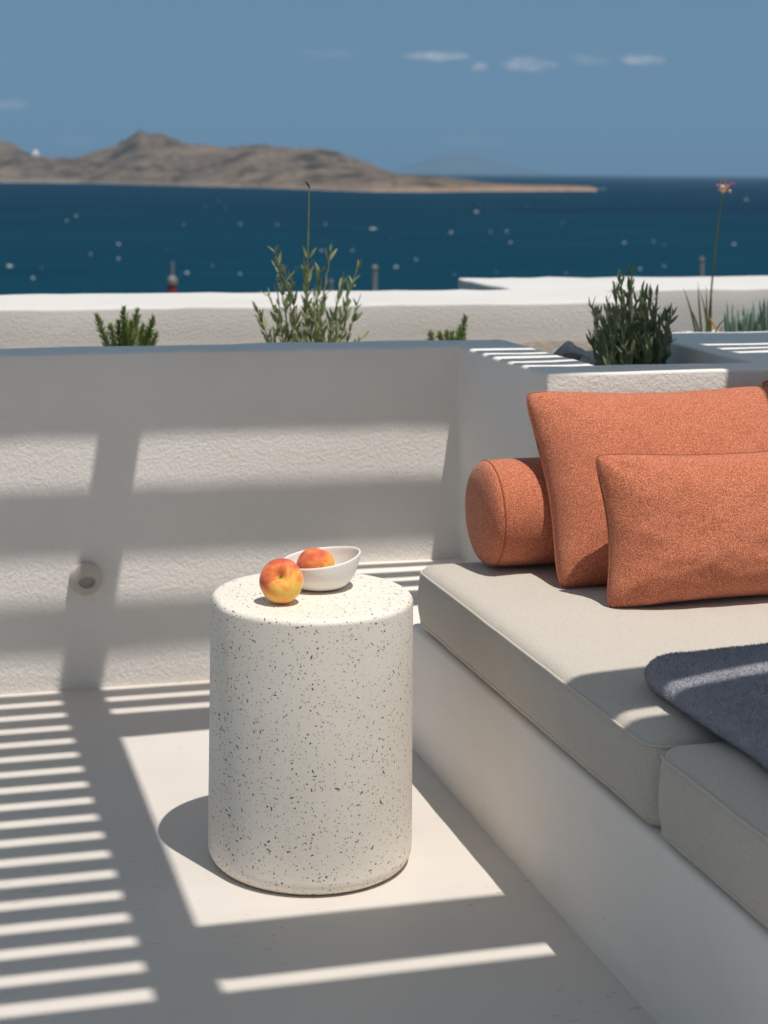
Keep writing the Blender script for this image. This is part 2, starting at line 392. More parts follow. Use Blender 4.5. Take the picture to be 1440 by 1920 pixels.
bm = bmesh.new(); NX, NY = 60, 70
def hill_z(x, y):
    z = -.35 if y < 7 else -.35-.115*(y-7)
    return z-.004*abs(x)*max(0, (y-7)/200) + (noise.noise(Vector((x, y, 0))*.02)*.8 if y > 20 else 0)
g = [[bm.verts.new((x, y, hill_z(x, y))) for x in [-300+600*i/NX for i in range(NX+1)]] for y in [-60+330*j/NY for j in range(NY+1)]]
for j in range(NY):
    for i in range(NX): bm.faces.new((g[j][i], g[j][i+1], g[j+1][i+1], g[j+1][i]))
struct(obj('ground', bm, MAT['hill']))

HC = CH-SEA_Z
def lerp(tab, x):
    if x <= tab[0][0]: return tab[0][1]
    for (a, b), (c, d) in zip(tab, tab[1:]):
        if x <= c: return b+(d-b)*(x-a)/(c-a)
    return tab[-1][1]
def azdir(x, y=330):
    d = ray(x, y); return Vector((d.x, d.y, 0))
def horizon_y(x): 
    d0 = ray(x, 300); d1 = ray(x, 360)
    return 300+60*d0.z/(d0.z-d1.z)
TOP = [(-400, 300), (-250, 285), (-120, 262), (-40, 266), (0, 270), (25, 273), (60, 287), (95, 296), (130, 297), (150, 292), (178, 281), (205, 277), (225, 262), (245, 253), (262, 248), (280, 257),
       (300, 254), (320, 262), (345, 268), (385, 271), (420, 276), (455, 271), (520, 273), (560, 275), (600, 282), (640, 291), (680, 302), (715, 315), (740, 326), (775, 328.5), (830, 331.5), (880, 337), (930, 343), (1000, 346.5), (1060, 347.5), (1105, 349), (1120, 353)]
BASE = [(-400, 336), (0, 341.5), (150, 343), (300, 347), (450, 351), (600, 356), (700, 359.5), (800, 359.8), (900, 358.5), (1000, 358), (1100, 357.5), (1120, 357.5)]
def island():
    bm = bmesh.new(); XS = [-400+ (1520)*i/420 for i in range(421)]; NV = 46; cols = []
    for x in XS:
        hy = horizon_y(x); d = azdir(x)
        u = d.normalized()
        D0 = HC/((lerp(BASE, x)-hy)/CF) / d.length * d.length      # horizontal distance to the shoreline (level ray scale)
        D0 = HC*CF/(lerp(BASE, x)-hy)
        htop = (hy-lerp(TOP, x))/CF
        col = []
        depth = 90+ 950*min(1, max(0, (lerp(BASE, x)-lerp(TOP, x)-8)/70))
        Dr = D0+depth; zr = CH+htop*Dr; hr = max(1.5, zr-SEA_Z)
        for k in range(NV):
            v = k/(NV-1)*1.35
            D = D0+depth*v
            if v <= 1: s = min(1, v); prof = .10*min(1, s/.03)+.90*(s**.8*.75+.25*(3*s*s-2*s**3)) if hr > 25 else min(1, s/.12)*.55+.45*s
            else: prof = 1-((v-1)/.35)*1.02
            P = Vector((u.x*D, u.y*D, 0))
            nn = noise.fractal(P*.0045, .9, 2.1, 5, noise_basis='PERLIN_ORIGINAL')
            rid = abs(noise.noise(Vector((P.x*.006, P.y*.0025, 3.1))))
            env = min(1, v*5)*(1-.75*max(0, 1-abs(v-1)*6)) if v <= 1 else max(0, 1-(v-1)*6)*.25
            z = SEA_Z-.4+(hr+.4)*prof + hr*env*(.26*nn-.30*rid) + (noise.noise(P*.02)*.05*hr*min(1, v*4))+(noise.noise(P*.05)*.02*hr*min(1, v*4))
            if k == 0: z = SEA_Z-1.5
            col.append(bm.verts.new((P.x, P.y, z)))
        cols.append(col)
    for a, b in zip(cols, cols[1:]):
        for k in range(NV-1): bm.faces.new((a[k], b[k], b[k+1], a[k+1]))
    o = obj('hills', bm, MAT['island'], smooth=True, angle=0); return struct(o)
isl = island()

# distant island on the horizon
def far_island():
    bm = bmesh.new(); D = 38000; cols = []
    for i in range(81):
        x = 690+ (1060-690)*i/80
        t = (x-690)/(370)
        htop = [(690, 0), (740, 8), (790, 24), (830, 37), (860, 41), (900, 36), (950, 20), (1000, 9), (1060, 0)]
        h = lerp(htop, x)/CF*D; u = azdir(x).normalized(); c = []
        for k in range(9):
            v = k/8; DD = D+v*5000
            z = SEA_Z-3+(h+3)*(sin(v*pi)**.8)+ noise.noise(Vector((x*.05, v*4, 1)))*h*.12
            c.append(bm.verts.new((u.x*DD, u.y*DD, z)))
        cols.append(c)
    for a, b in zip(cols, cols[1:]):
        for k in range(8): bm.faces.new((a[k], b[k], b[k+1], a[k+1]))
    return struct(obj('far_hills', bm, MAT['farhill']))
far_island()

# whitecaps: small ragged foam patches lying on the water
def whitecaps():
    bm = bmesh.new(); rnd = random.Random(3)
    spots = [(18, 499, 12, 3.5), (62, 522, 7, 4), (143, 405, 6, 2.5), (222, 458, 6, 3), (222, 485, 5, 3), (350, 512, 8, 3), (450, 514, 5, 3), (700, 429, 14, 3), (603, 470, 6, 3), (661, 470, 4, 3),
             (893, 397, 10, 2.6), (742, 501, 9, 2.4), (780, 487, 5, 3), (957, 455, 5, 3), (1171, 455, 6, 2.6), (1376, 458, 6, 2.6), (1400, 374, 10, 2), (950, 434, 6, 2), (1130, 355, 14, 1.1), (125, 414, 4, 2), (520, 421, 4, 2), (1225, 453, 4, 2), (846, 436, 8, 2), (920, 435, 4, 2), (60, 342, 5, .8), (118, 343.5, 6, 1), (1245, 500, 4, 2), (450, 420, 5, 2), (610, 420, 3, 2), (170, 477, 4, 2), (1200, 505, 5, 2)]
    for _ in range(22): spots.append((rnd.uniform(-60, 1500), 362+rnd.random()**.7*165, rnd.uniform(1.2, 3.2), rnd.uniform(.5, 1.2)))
    for x, y, w, h in spots:
        h *= .42; w *= .55
        c = hit(x, y, 2, SEA_Z+.25); n = 12; ring = []
        ex_ = (hit(x+w, y, 2, SEA_Z+.25)-c); ey_ = (hit(x, y-h, 2, SEA_Z+.25)-c)
        cv = bm.verts.new(c+Vector((0, 0, .5)))
        for k in range(n):
            a = 2*pi*k/n; rr = rnd.uniform(.55, 1.15)
            p = c+ex_*cos(a)*rr+ey_*sin(a)*rr*rnd.uniform(.7, 1.2); ring.append(bm.verts.new(p))
        for k in range(n): bm.faces.new((cv, ring[k], ring[(k+1) % n]))
    o = stuff(obj('sea_foam', bm, MAT['foam'])); o['label'] = 'scattered white crests of foam on the blue sea'; o['category'] = 'foam'
whitecaps()

# small white buildings on the island
def surf_z(P):
    ok, loc, nr, i = isl.ray_cast(Vector((P.x, P.y, 500)), Vector((0, 0, -1))); return loc.z if ok else SEA_Z
def chapel(px, py, wpx, label):
    hy = horizon_y(px); D = HC*CF/(lerp(BASE, px)-hy)+ 90+950*min(1, max(0, (lerp(BASE, px)-lerp(TOP, px)-8)/70))-25
    u = azdir(px).normalized(); P = u*D; z = surf_z(P); s = wpx/CF*D
    r = tag(empty('chapel', (P.x, P.y, z)), label, 'chapel')
    obj('wall', box_bm((-s/2, -s/2, -8), (s/2, s/2, s*.55), .4), MAT['chapel'], r)
    d = lathe([(s*.36, s*.55), (s*.35, s*.66), (s*.27, s*.82), (s*.14, s*.91), (0, s*.94)], 16); obj('dome', d, MAT['chapel'], r)
    obj('door', box_bm((-s*.09, -s/2-.5, -2), (s*.09, -s/2-.1, s*.28)), MAT['post'], r)
chapel(66, 285, 12, 'small white domed chapel on the low saddle of the island')

def post(px, ytop, w, label, name='mooring_post'):
    Y = 60.0; t = hit(px, ytop, 1, Y); zg = hill_z(t.x, Y)-.3
    r = tag(empty(name, (t.x, Y, zg)), label, 'post', )
    H = t.z-zg; bm = lathe([(0, 0), (w*.6, 0), (w*.6, .3), (w*.5, .35), (w*.46, H-.1), (w*.4, H), (0, H)], 12); obj('shaft', bm, MAT['post'], r)
    c = lathe([(0, H), (w*.62, H), (w*.62, H+.08), (w*.2, H+.16), (0, H+.16)], 12); obj('cap', c, MAT['post'], r)
post(703, 505, .17, 'grey post rising behind the parapet beside the tall lavender')
post(621, 531, .10, 'short pale post top showing behind the tall lavender')
post(1316, 489, .15, 'grey post rising behind the parapet near the lilac flower')
def beacon(px):
    Y = 60.0; t = hit(px, 545, 1, Y); zg = hill_z(t.x, Y)-.3; z = t.z-zg
    r = tag(empty('beacon', (t.x, Y, zg)), 'small red and white beacon with a thin mast beyond the parapet', 'beacon')
    obj('tower', lathe([(0, 0), (.22, 0), (.16, z-.1), (.16, z+.22), (0, z+.22)], 12), MAT['red'], r)
    obj('lantern', lathe([(0, z+.22), (.19, z+.22), (.2, z+.26), (.18, z+.44), (.08, z+.52), (0, z+.58)], 12), MAT['post'], r)
    obj('mast', lathe([(0, z+.58), (.045, z+.58), (.04, z+1.05), (0, z+1.07)], 8), MAT['post'], r)
beacon(323)

# ------------------------------------------------------------------ terrace
ZT = .758; ZP = .25; YW = 3.803; XP = 1.046; YB = 3.25
bm = bmesh.new(); NXF, NYF = 60, 60
g = [[bm.verts.new((x, y, 0)) for x in [-6+12*i/NXF for i in range(NXF+1)]] for y in [-5+9.0*j/NYF for j in range(NYF+1)]]
for j in range(NYF):
    for i in range(NXF): bm.faces.new((g[j][i], g[j][i+1], g[j+1][i+1], g[j+1][i]))
struct(obj('terrace_floor', bm, MAT['floor']))
solid('terrace_wall', [(-3, YW), (1.335, YW), (1.335, YB), (4.6, YB), (4.6, 4.035), (1.885, 4.035), (1.885, 3.375), (1.50, 3.375), (1.50, 3.955), (-3, 3.955)], -.02, ZT, .007, MAT['plaster'])
tag(bpy.data.objects['terrace_wall'], 'low white stucco wall striped with pergola shadow, stepping forward into a planter box', 'wall')
# irregular plaster skirting along the foot of the wall
solid('parapet_wall', [(-4, 5.05), (2.47, 5.05), (2.47, 5.585), (6, 5.585), (6, 6.26), (2.185, 6.26), (2.185, 5.645), (-4, 5.645)], -.4, ZT, .010, MAT['plaster2'], .085, .005)
tag(bpy.data.objects['parapet_wall'], 'outer white stucco parapet with a broad sunlit top in front of the sea', 'wall')
solid('platform', [(XP, -2.4), (4.6, -2.4), (4.6, 3.27), (1.345, 3.27), (1.345, 3.815), (XP, 3.815)], -.02, ZP, .010, MAT['platform'], .09, .0012)
tag(bpy.data.objects['platform'], 'built-in white plaster bench platform under the cream cushions', 'platform')

# planter soil between the walls
ZS = .625
bm = bmesh.new(); NXS, NYS = 110, 40
def soil_z(x, y): return ZS+.014*noise.noise(Vector((x*5, y*5, 0)))+.006*noise.noise(Vector((x*23, y*23, 2)))
g = [[bm.verts.new((x, y, soil_z(x, y))) for x in [-2.5+7*i/NXS for i in range(NXS+1)]] for y in [3.33+2.0*j/NYS for j in range(NYS+1)]]
for j in range(NYS):
    for i in range(NXS):
        xc = g[j][i].co.x; yc = g[j][i].co.y
        if yc > 3.86 or 1.44 < xc < 1.89: bm.faces.new((g[j][i], g[j][i+1], g[j+1][i+1], g[j+1][i]))
bmesh.ops.delete(bm, geom=[v for v in bm.verts if not v.link_faces], context='VERTS')
struct(obj('planter_soil', bm, MAT['gravel']))

# round recessed lamp in the wall
def wall_lamp():
    c = hit(160, 1083, 1, YW); R = .0365
    r = tag(empty('wall_lamp', (c.x, YW, c.z)), 'small round beige recessed lamp set low in the striped wall', 'wall lamp')
    bm = bmesh.new(); n = 48
    hc = (.002, -.0065)
    def ring(cx, cz, rx, rz, y): return [bm.verts.new((cx+rx*cos(2*pi*k/n), y, cz+rz*sin(2*pi*k/n))) for k in range(n)]
    rs = [ring(0, 0, R, R, .006), ring(0, 0, R, R, -.016), ring(0, 0, R*.97, R*.97, -.0195), ring(0, 0, R*.9, R*.9, -.021),
          ring(hc[0], hc[1], .0195, .0145, -.0215), ring(hc[0], hc[1], .0185, .0135, -.0205)]
    for a, b in zip(rs, rs[1:]):
        for k in range(n): bm.faces.new((a[k], a[(k+1) % n], b[(k+1) % n], b[k]))
    obj('housing', bm, MAT['lamp'], r)
    bm = bmesh.new(); rs = [ring(hc[0], hc[1], .0185, .0135, -.0205), ring(hc[0], hc[1]+.001, .017, .0125, -.006), ring(hc[0], hc[1]+.002, .012, .009, -.0045)]
    for a, b in zip(rs, rs[1:]):
        for k in range(n): bm.faces.new((a[k], a[(k+1) % n], b[(k+1) % n], b[k]))
    bm.faces.new(rs[-1]); obj('recess', bm, MAT['lamp'], r)
wall_lamp()

# ------------------------------------------------------------------ pergola and house behind the camera
PZ = 2.1; BZ = 1.99
def pergola():
    r = tag(empty('pergola', (0, 3, 0)), 'white slatted pergola overhead casting stripes of sun on the terrace', 'pergola')
    def part(name, lo, hi, rotz=0, bev=.004):
        bm = box_bm(lo, hi, bev, 2)
        if rotz:
            c = Vector(((lo[0]+hi[0])/2, (lo[1]+hi[1])/2, 0)); bmesh.ops.rotate(bm, verts=bm.verts, cent=c, matrix=Matrix.Rotation(rotz, 3, 'Z'))
        bmesh.ops.translate(bm, verts=bm.verts, vec=(0, -3, 0))
        return obj(name, bm, MAT['timber'], r)
    fx0 = lambda xs: xs-KX*PZ
    fx1 = lambda xs: xs-KX*BZ
    fy0 = lambda ys: ys-KY*BZ
    fy1 = lambda ys: ys-KY*PZ
    bx = [(-1.9, -1.8), (fx0(.377), fx1(.478)), (fx0(1.64), fx1(1.83)), (3.9, 4.0)]; xa, xb, xc_ = bx[1][1]+.003, bx[2][0]-.003, bx[2][1]+.003
    for a, b in bx: part('beam', (a, fy0(1.62), BZ), (b, fy1(4.25), PZ))
    part('edge_beam', (-1.95, fy0(3.985), BZ), (4.05, fy1(4.26), PZ-.003))
    part('cross_beam', (xa, fy0(2.402), BZ+.002), (xb, fy1(2.585), PZ-.002))
    cb = part('cross_beam', (xa, fy0(3.487), BZ+.002), (xb, fy1(3.618), PZ-.002), .0)
    for v in cb.data.vertices:
        if v.co.y+3 < (fy0(3.487)+fy1(3.618))/2: v.co.y += .045*(v.co.x-(xa+xb)/2)
    c0, pd, gp, th = 2.390, .0829, .0350, .02; zc = PZ+th/2
    for k in range(-1, 19):
        a = c0+k*pd+gp/2-KY*zc; b = c0+(k+1)*pd-gp/2-KY*zc
        if k == -1: continue
        if k == 17: a += .012
        spans = [(-1.95, 4.05)] if k >= 17 else [(-1.95, xc_-.1)] if k >= 15 else [(-1.95, xa-.03)]
        for x0, x1 in spans: part('slat', (x0, a, PZ+.001), (x1, b, PZ+th), 0, .002)
    part('roof_panel', (xc_, 2.372-KY*(PZ+.10)+.01, PZ+.001), (4.05, c0+17*pd-gp/2-KY*zc, PZ+th))
    part('roof_panel', (-2.0, 1.62-KY*PZ, PZ+.03), (4.1, 2.372-KY*(PZ+.10), PZ+.10))
    for x in (-1.85, 3.95): part('post', (x-.05, fy0(3.985)+.06, 0), (x+.05, fy0(3.985)+.16, BZ-.001))
pergola()
def house():
    r = tag(empty('house', (0, -4.2, 0)), 'white house front with glass doors behind the terrace', 'house')
    def part(name, lo, hi, mat, bev=.006):
        bm = box_bm(lo, hi, bev); bmesh.ops.translate(bm, verts=bm.verts, vec=(0, 4.2, 0)); return obj(name, bm, mat, r)
    part('wall', (-6, -4.5, 0), (-1, -4.2, 3.0), MAT['chapel']); part('wall', (1.4, -4.5, 0), (6, -4.2, 3.0), MAT['chapel']); part('wall', (-1, -4.5, 2.3), (1.4, -4.2, 3.0), MAT['chapel'])
    part('glass_door', (-1, -4.4, .02), (.2, -4.36, 2.3), MAT['glass']); part('glass_door', (.2, -4.35, .02), (1.4, -4.31, 2.3), MAT['glass'])
house()

# ------------------------------------------------------------------ terrazzo table
TX, TY, TR, TH = .714, 2.803, .1755, .447
def table():
    prof = [(0, 0), (TR-.028, 0)]
    for i in range(9): a = -pi/2+i/8*pi/2; prof.append((TR-.022+.022*cos(a), .026+.026*sin(a)))
    for i in range(9): a = i/8*pi/2; prof.append((TR-.012+.012*cos(a), TH-.011+.011*sin(a)))
    prof += [(TR*.6, TH), (TR*.3, TH), (0, TH)]
    bm = lathe(prof, 128)
    for v in bm.verts:
        if v.co.xy.length > .1: v.co.xy *= 1+.0025*noise.noise(Vector((v.co.x*6, v.co.y*6, v.co.z*3)))
    t = obj('side_table', bm, MAT['terrazzo'], angle=60); t.location = (TX, TY, 0)
    tag(t, 'speckled cream terrazzo drum side table standing on the terrace floor', 'side table')
table()

def peach(loc, R, mat_rot, label, flat=1.0):
    bm = bmesh.new(); bmesh.ops.create_uvsphere(bm, u_segments=64, v_segments=40, radius=1)
    for v in bm.verts:
        p = v.co.normalized(); th = math.acos(max(-1, min(1, p.z))); ph = atan2(p.y, p.x)
        r = 1-.40*exp(-(th/.33)**2)-.09*exp(-(th/.8)**2)
        r -= .075*exp(-((ph-pi/2)/.20)**2)*sin(th)**.6*max(0, 1-th/2.6)
        r += .018*noise.noise(p*1.7)
        v.co = p*r*R; v.co.z *= .93
    o = obj('peach', bm, MAT['peach'], angle=0)
    o.rotation_euler = mat_rot; bpy.context.view_layer.update()
    zmin = min((o.matrix_world.to_3x3() @ v.co).z for v in o.data.vertices)
    o.location = (loc[0], loc[1], loc[2]-zmin)
    z0 = R*(1-.49)*.93
    s = lathe([(0, z0-.004), (.0040, z0-.004), (.0042, z0+.0012), (.0026, z0+.0020), (.0018, z0+.0006), (0, z0+.0003)], 16); obj('stalk_scar', s, MAT['stalk'], o)
    tag(o, label, 'peach'); return o
p1 = hit(527, 1131, 2, TH)
vdir = (EYE-Vector((p1.x, p1.y, TH+.04))).normalized()
axis1 = (vdir*.93+Vector((0, 0, 1))*.26+_R*(-.03)).normalized()
q = axis1.to_track_quat('Z', 'X'); q = q @ Matrix.Rotation(radians(30), 3, 'Z').to_quaternion()
peach((p1.x, p1.y, TH+.0005), .0375, q.to_euler(), 'yellow and red peach resting on the terrazzo table beside the bowl')

BX, BY = .7370, 2.840
def bowl():
    bm = bmesh.new(); n = 96; th = .0028
    def pt(a, t, off):                      # a angle, t 0 bottom centre .. 1 rim
        pts_ = [(0, 0), (.34, 0), (.55, .03), (.70, .11), (.83, .27), (.925, .50), (.975, .75), (1, 1)]
        s = t*(len(pts_)-1); i = min(int(s), len(pts_)-2); f = s-i
        pr = pts_[i][0]+(pts_[i+1][0]-pts_[i][0])*f; pz = pts_[i][1]+(pts_[i+1][1]-pts_[i][1])*f
        e = max(0, cos(a-.12))
        rr = .0690*(1+.06*e**4*pz)
        hz = .0500+.0085*cos(a-.25)+.0045*e**4
        return Vector((rr*pr*cos(a)*(1-off), rr*pr*sin(a)*(1-off)*1.0, pz*hz+(off*.05 if pz < .2 else 0)))
    T = [i/28 for i in range(29)]; outer = []; inner = []
    for t in T:
        outer.append([bm.verts.new(pt(2*pi*k/n, t, 0)) for k in range(n)] if t > 0 else [bm.verts.new((0, 0, 0))])
        inner.append([bm.verts.new(pt(2*pi*k/n, t, .05)) for k in range(n)] if t > 0 else [bm.verts.new((0, 0, .0025))])
    for L in (outer, inner):
        for A, B in zip(L, L[1:]):
            for k in range(n):
                j = (k+1) % n
                if len(A) == 1: bm.faces.new((A[0], B[k], B[j]))
                else: bm.faces.new((A[k], A[j], B[j], B[k]))
    rim = [bm.verts.new((outer[-1][k].co+inner[-1][k].co)/2+Vector((0, 0, .0012))) for k in range(n)]
    for A, B in ((outer[-1], rim), (rim, inner[-1])):
        for k in range(n): bm.faces.new((A[k], A[(k+1) % n], B[(k+1) % n], B[k]))
    bmesh.ops.smooth_vert(bm, verts=bm.verts, factor=.3, use_axis_x=True, use_axis_y=True, use_axis_z=True)
    zm = min(v.co.z for v in bm.verts)
    o = obj('bowl', bm, MAT['bowl'], angle=0); o.location = (BX, BY, TH+.0006-zm); o.rotation_euler = (0, 0, -CYAW)
    tag(o, 'matt white ceramic bowl with a lopsided rim holding a peach', 'bowl')
bowl()
peach((BX-.006, BY+.004, TH+.0045), .0345, (radians(25), radians(-20), radians(200)), 'peach lying inside the white ceramic bowl')

# ------------------------------------------------------------------ cushions
def seat_cushion(name, x0, x1, y0, y1, z0, z1, label, seed):
    r = tag(empty(name, (x0, (y0+y1)/2, z0)), label, 'cushion', )
    o = Vector((x0, (y0+y1)/2, z0)); H = z1-z0
    def outline(inset, rc, step=.02):
        a0, a1, b0, b1 = x0+inset, x1-inset, y0+inset, y1-inset; rc = max(.012, rc-inset); pts = []
        for cx, cy, s in ((a0+rc, b0+rc, pi), (a1-rc, b0+rc, 1.5*pi), (a1-rc, b1-rc, 0), (a0+rc, b1-rc, .5*pi)):
            pts.append([(cx+rc*cos(s+k/6*pi/2), cy+rc*sin(s+k/6*pi/2)) for k in range(7)])
        out = []
        for i in range(4):
            out += pts[i]; a = pts[i][-1]; b = pts[(i+1) % 4][0]; L = math.hypot(b[0]-a[0], b[1]-a[1]); n = int(NSEG[i])
            out += [(a[0]+(b[0]-a[0])*k/n, a[1]+(b[1]-a[1])*k/n) for k in range(1, n)]
        return out
    NSEG = [max(2, int((x1-x0)/.03)), max(2, int((y1-y0)/.022)), max(2, int((x1-x0)/.03)), max(2, int((y1-y0)/.022))]
    bm = bmesh.new(); rings = []
    prof = [(.030, 0), (.014, .003), (.004, .012), (.0005, .025), (-.003, .045), (-.004, H*.5), (-.002, H-.045), (.000, H-.026), (.003, H-.018), (.005, H-.0135), (.013, H-.006), (.026, H-.0015), (.05, H+.001)]
    for ins, z in prof:
        rg = []
        for x, y in outline(ins, .038):
            p = Vector((x, y, z0+z)); s = z/H
            lat = noise.noise(Vector((x*1.5+seed, y*16, z*3)))*.0035+noise.noise(Vector((x*4, y*5+seed, z*5)))*.004
            wr = sin(pi*min(1, s))*lat
            if ins < .02: p.x += wr; p.y += wr*.3
            if z < .03: p.z += .006*max(0, noise.noise(Vector((x*3, y*4, seed))))
            rg.append(bm.verts.new(p-o))
        rings.append(rg)
    n = len(rings[0])
    for A, B in zip(rings, rings[1:]):
        for k in range(n): bm.faces.new((A[k], A[(k+1) % n], B[(k+1) % n], B[k]))
    bm.faces.new(rings[0])
    # top: concentric fill
    prev = rings[-1]; cx, cy = (x0+x1)/2, (y0+y1)/2
    for f in (.85, .7, .5, .3, .12):
        rg = []
        for v in rings[-1]:
            p = v.co+o; q_ = Vector((cx+(p.x-cx)*f, cy+(p.y-cy)*f, z1+.004+.007*(1-f)+.004*noise.noise(Vector((p.x*f*6, p.y*f*6, seed))))); rg.append(bm.verts.new(q_-o))
        for k in range(n): bm.faces.new((prev[k], prev[(k+1) % n], rg[(k+1) % n], rg[k]))
        prev = rg
    bm.faces.new(prev)
    obj('cover', bm, MAT['canvas'], r, True, 0)
    # piping seam round the top edge and the bottom edge
    for zz, ins, rad in ((H-.0155, .0025, .0021), (.018, .0025, .0016)):
        bm = bmesh.new(); pts = outline(ins, .038); rg = []
        for i, (x, y) in enumerate(pts):
            a = Vector(pts[i-1]); b = Vector(pts[(i+1) % len(pts)]); d = (b-a).normalized(); nn = Vector((d.y, -d.x, 0))
            p = Vector((x, y, z0+zz)); lat = (noise.noise(Vector((x*1.5+seed, y*16, zz*3)))*.0035+noise.noise(Vector((x*4, y*5+seed, zz*5)))*.004)*sin(pi*min(1, zz/H))
            p.x += lat; p.y += lat*.3
            if zz < .03: p.z += .006*max(0, noise.noise(Vector((x*3, y*4, seed))))
            rg.append([bm.verts.new(p+nn*rad*cos(t)+Vector((0, 0, rad*sin(t)))-o) for t in [2*pi*q/6 for q in range(6)]])
        for A, B in zip(rg, rg[1:]+rg[:1]):
            for q in range(6): bm.faces.new((A[q], A[(q+1) % 6], B[(q+1) % 6], B[q]))
        obj('piping', bm, MAT['canvas_seam'], r)
    return r
CT = .386
seat_cushion('seat_cushion', XP-.006, 2.55, 2.158, 3.235, ZP+.003, CT, 'cream seat cushion carrying the terracotta bolster and pillows', 1.0)
seat_cushion('seat_cushion', XP-.008, 2.55, .93, 2.148, ZP+.003, CT+.001, 'cream seat cushion in the shade, largely under the folded towel', 5.0)

# bolster
BOLC = Vector((hit(899, 966, 1, 3.142).x, 3.142, CT+.106+.004)); BR = .105
def bolster():
    r = tag(empty('bolster', (1.6, BOLC.y, CT+.004)), 'round terracotta bolster lying along the planter wall behind the pillows', 'bolster')
    prof = [(0, -.009), (BR*.3, -.0085), (BR*.6, -.006), (BR*.80, -.001), (BR*.90, .004), (BR*.955, .010), (BR*.975, .0155), (BR*.968, .0185), (BR*.985, .023), (BR, .05)]
    L = 1.0
    p2 = prof+[(BR, .08+i*.05) for i in range(1, 17)]+[(rr, L-zz) for rr, zz in reversed(prof)]
    bm = lathe(p2, 64)
    M = Matrix.Rotation(pi/2, 3, 'Y')
    for v in bm.verts:
        p = M @ v.co; w = 1+.012*noise.noise(Vector((p.x*5, p.y*9, p.z*9))); p.y *= w; p.z *= w
        p.z = max(p.z, -BR+.003)
        v.co = p+Vector((BOLC.x-1.6, 0, BR+.003))
    obj('cover', bm, MAT['terracotta'], r, True, 0)
    bm = bmesh.new(); pts = [Vector((BOLC.x-1.6+.0175, BR*.975*cos(a), max(-BR+.004, BR*.975*sin(a))+BR+.003)) for a in [2*pi*k/80 for k in range(81)]]
    tube(bm, pts, .0019, 6, False); obj('seam', bm, MAT['terra_seam'], r)
bolster()

def pillow(name, bl, tl, width, hgt, tf, tb, label, seed, lean=0, clampfn=None, squash=.02, right_dir=None, bow=.075, zfloor=None):
    """bl bottom-left, tl top-left corner; front faces -Y."""
    up = (tl-bl); hgt = up.length; up.normalize()
    rt = (right_dir or Vector((1, 0, 0))).normalized(); up = (up-rt*up.dot(rt)).normalized()*1.0
    nf = up.cross(rt)*-1                                       # towards viewer
    if nf.y > 0: nf = -nf
    U, V = 64, 52; bm = bmesh.new()
    org = bl+up*hgt/2+rt*width/2
    base = Vector((org.x, org.y, bl.z))
    zf = CT+.0005 if zfloor is None else zfloor
    def edge_env(u, v): return (max(0, 1-abs(u)**2.6)*max(0, 1-abs(v)**2.6))
    def P(i, j, side):
        u = -1+2*i/U; v = -1+2*j/V
        # concentrate samples at edges
        u = sin(u*pi/2)*.5+u*.5; v = sin(v*pi/2)*.5+v*.5
        cu = 1-bow*(1-v*v)**1.1*(1 if u < 0 else .9); cv = 1-bow*.98*(1-u*u)**1.2
        rc_ = 1-.050*(abs(u*v))**7; x = width/2*u*cu*rc_; y = hgt/2*v*cv*rc_
        e = edge_env(u, v); t = e**.50
        cor = (abs(u)*abs(v))**3
        th = (tf if side > 0 else tb)*t*(1-.22*v)
        q_ = Vector((u*2.1, v*1.7, seed))
        # wrinkles running in from the seams and corners
        du = 1-abs(u); dv = 1-abs(v); dm = min(du*width, dv*hgt)
        along = y if du*width < dv*hgt else x
        wr = .0065*noise.noise(Vector((along*26, dm*7, seed*3+side)))*exp(-dm/.06)*min(1, dm/.012)
        ang = atan2(1-abs(v), 1-abs(u)); rc = sqrt((du*width)**2+(dv*hgt)**2)
        wr += .006*sin(ang*9+seed)*exp(-rc/.085)*min(1, rc/.03)*min(1, e*5)
        wr += .005*noise.noise(q_*1.6+Vector((0, 0, side)))*min(1, e*2)+.0022*noise.noise(q_*5)*min(1, e*2)
        off = side*(th+wr)
        lat = Vector((0, 0, 0))
        p = org+rt*x+up*y+nf*off
        p += nf*(.006*noise.noise(Vector((x*7, y*7, seed+9))))*(1-t)
        if p.z < zf: p.z = zf+.001*e
        if clampfn and side < 0: p = clampfn(p)
        return p-base
    fr = [[None]*(V+1) for _ in range(U+1)]; bk = [[None]*(V+1) for _ in range(U+1)]
    for i in range(U+1):
        for j in range(V+1):
            p = P(i, j, 1); fr[i][j] = bm.verts.new(p)
            bk[i][j] = fr[i][j] if i in (0, U) or j in (0, V) else bm.verts.new(P(i, j, -1))
    for i in range(U):
        for j in range(V):
            bm.faces.new((fr[i][j], fr[i+1][j], fr[i+1][j+1], fr[i][j+1]))
            try: bm.faces.new((bk[i][j], bk[i][j+1], bk[i+1][j+1], bk[i+1][j]))
            except ValueError: pass
    rim = [fr[i][0].co.copy() for i in range(U)]+[fr[U][j].co.copy() for j in range(V)]+[fr[i][V].co.copy() for i in range(U, 0, -1)]+[fr[0][j].co.copy() for j in range(V, 0, -1)]
    r = tag(empty(name, base), label, 'pillow')
    obj('cover', bm, MAT['terracotta'], r, True, 0)
    bm = bmesh.new(); tube(bm, rim+[rim[0]], .0017, 6, False); obj('seam', bm, MAT['terra_seam'], r)
    return r
def clamp_big(p):
    d = Vector((0, p.y-BOLC.y, p.z-BOLC.z)); 
    if d.length < BR+.004:
        d = d.normalized()*(BR+.004) if d.length > 1e-5 else Vector((0, -BR, 0)); p = Vector((p.x, BOLC.y+d.y, BOLC.z+d.z))
    p.y = min(p.y, YB-.005); return p
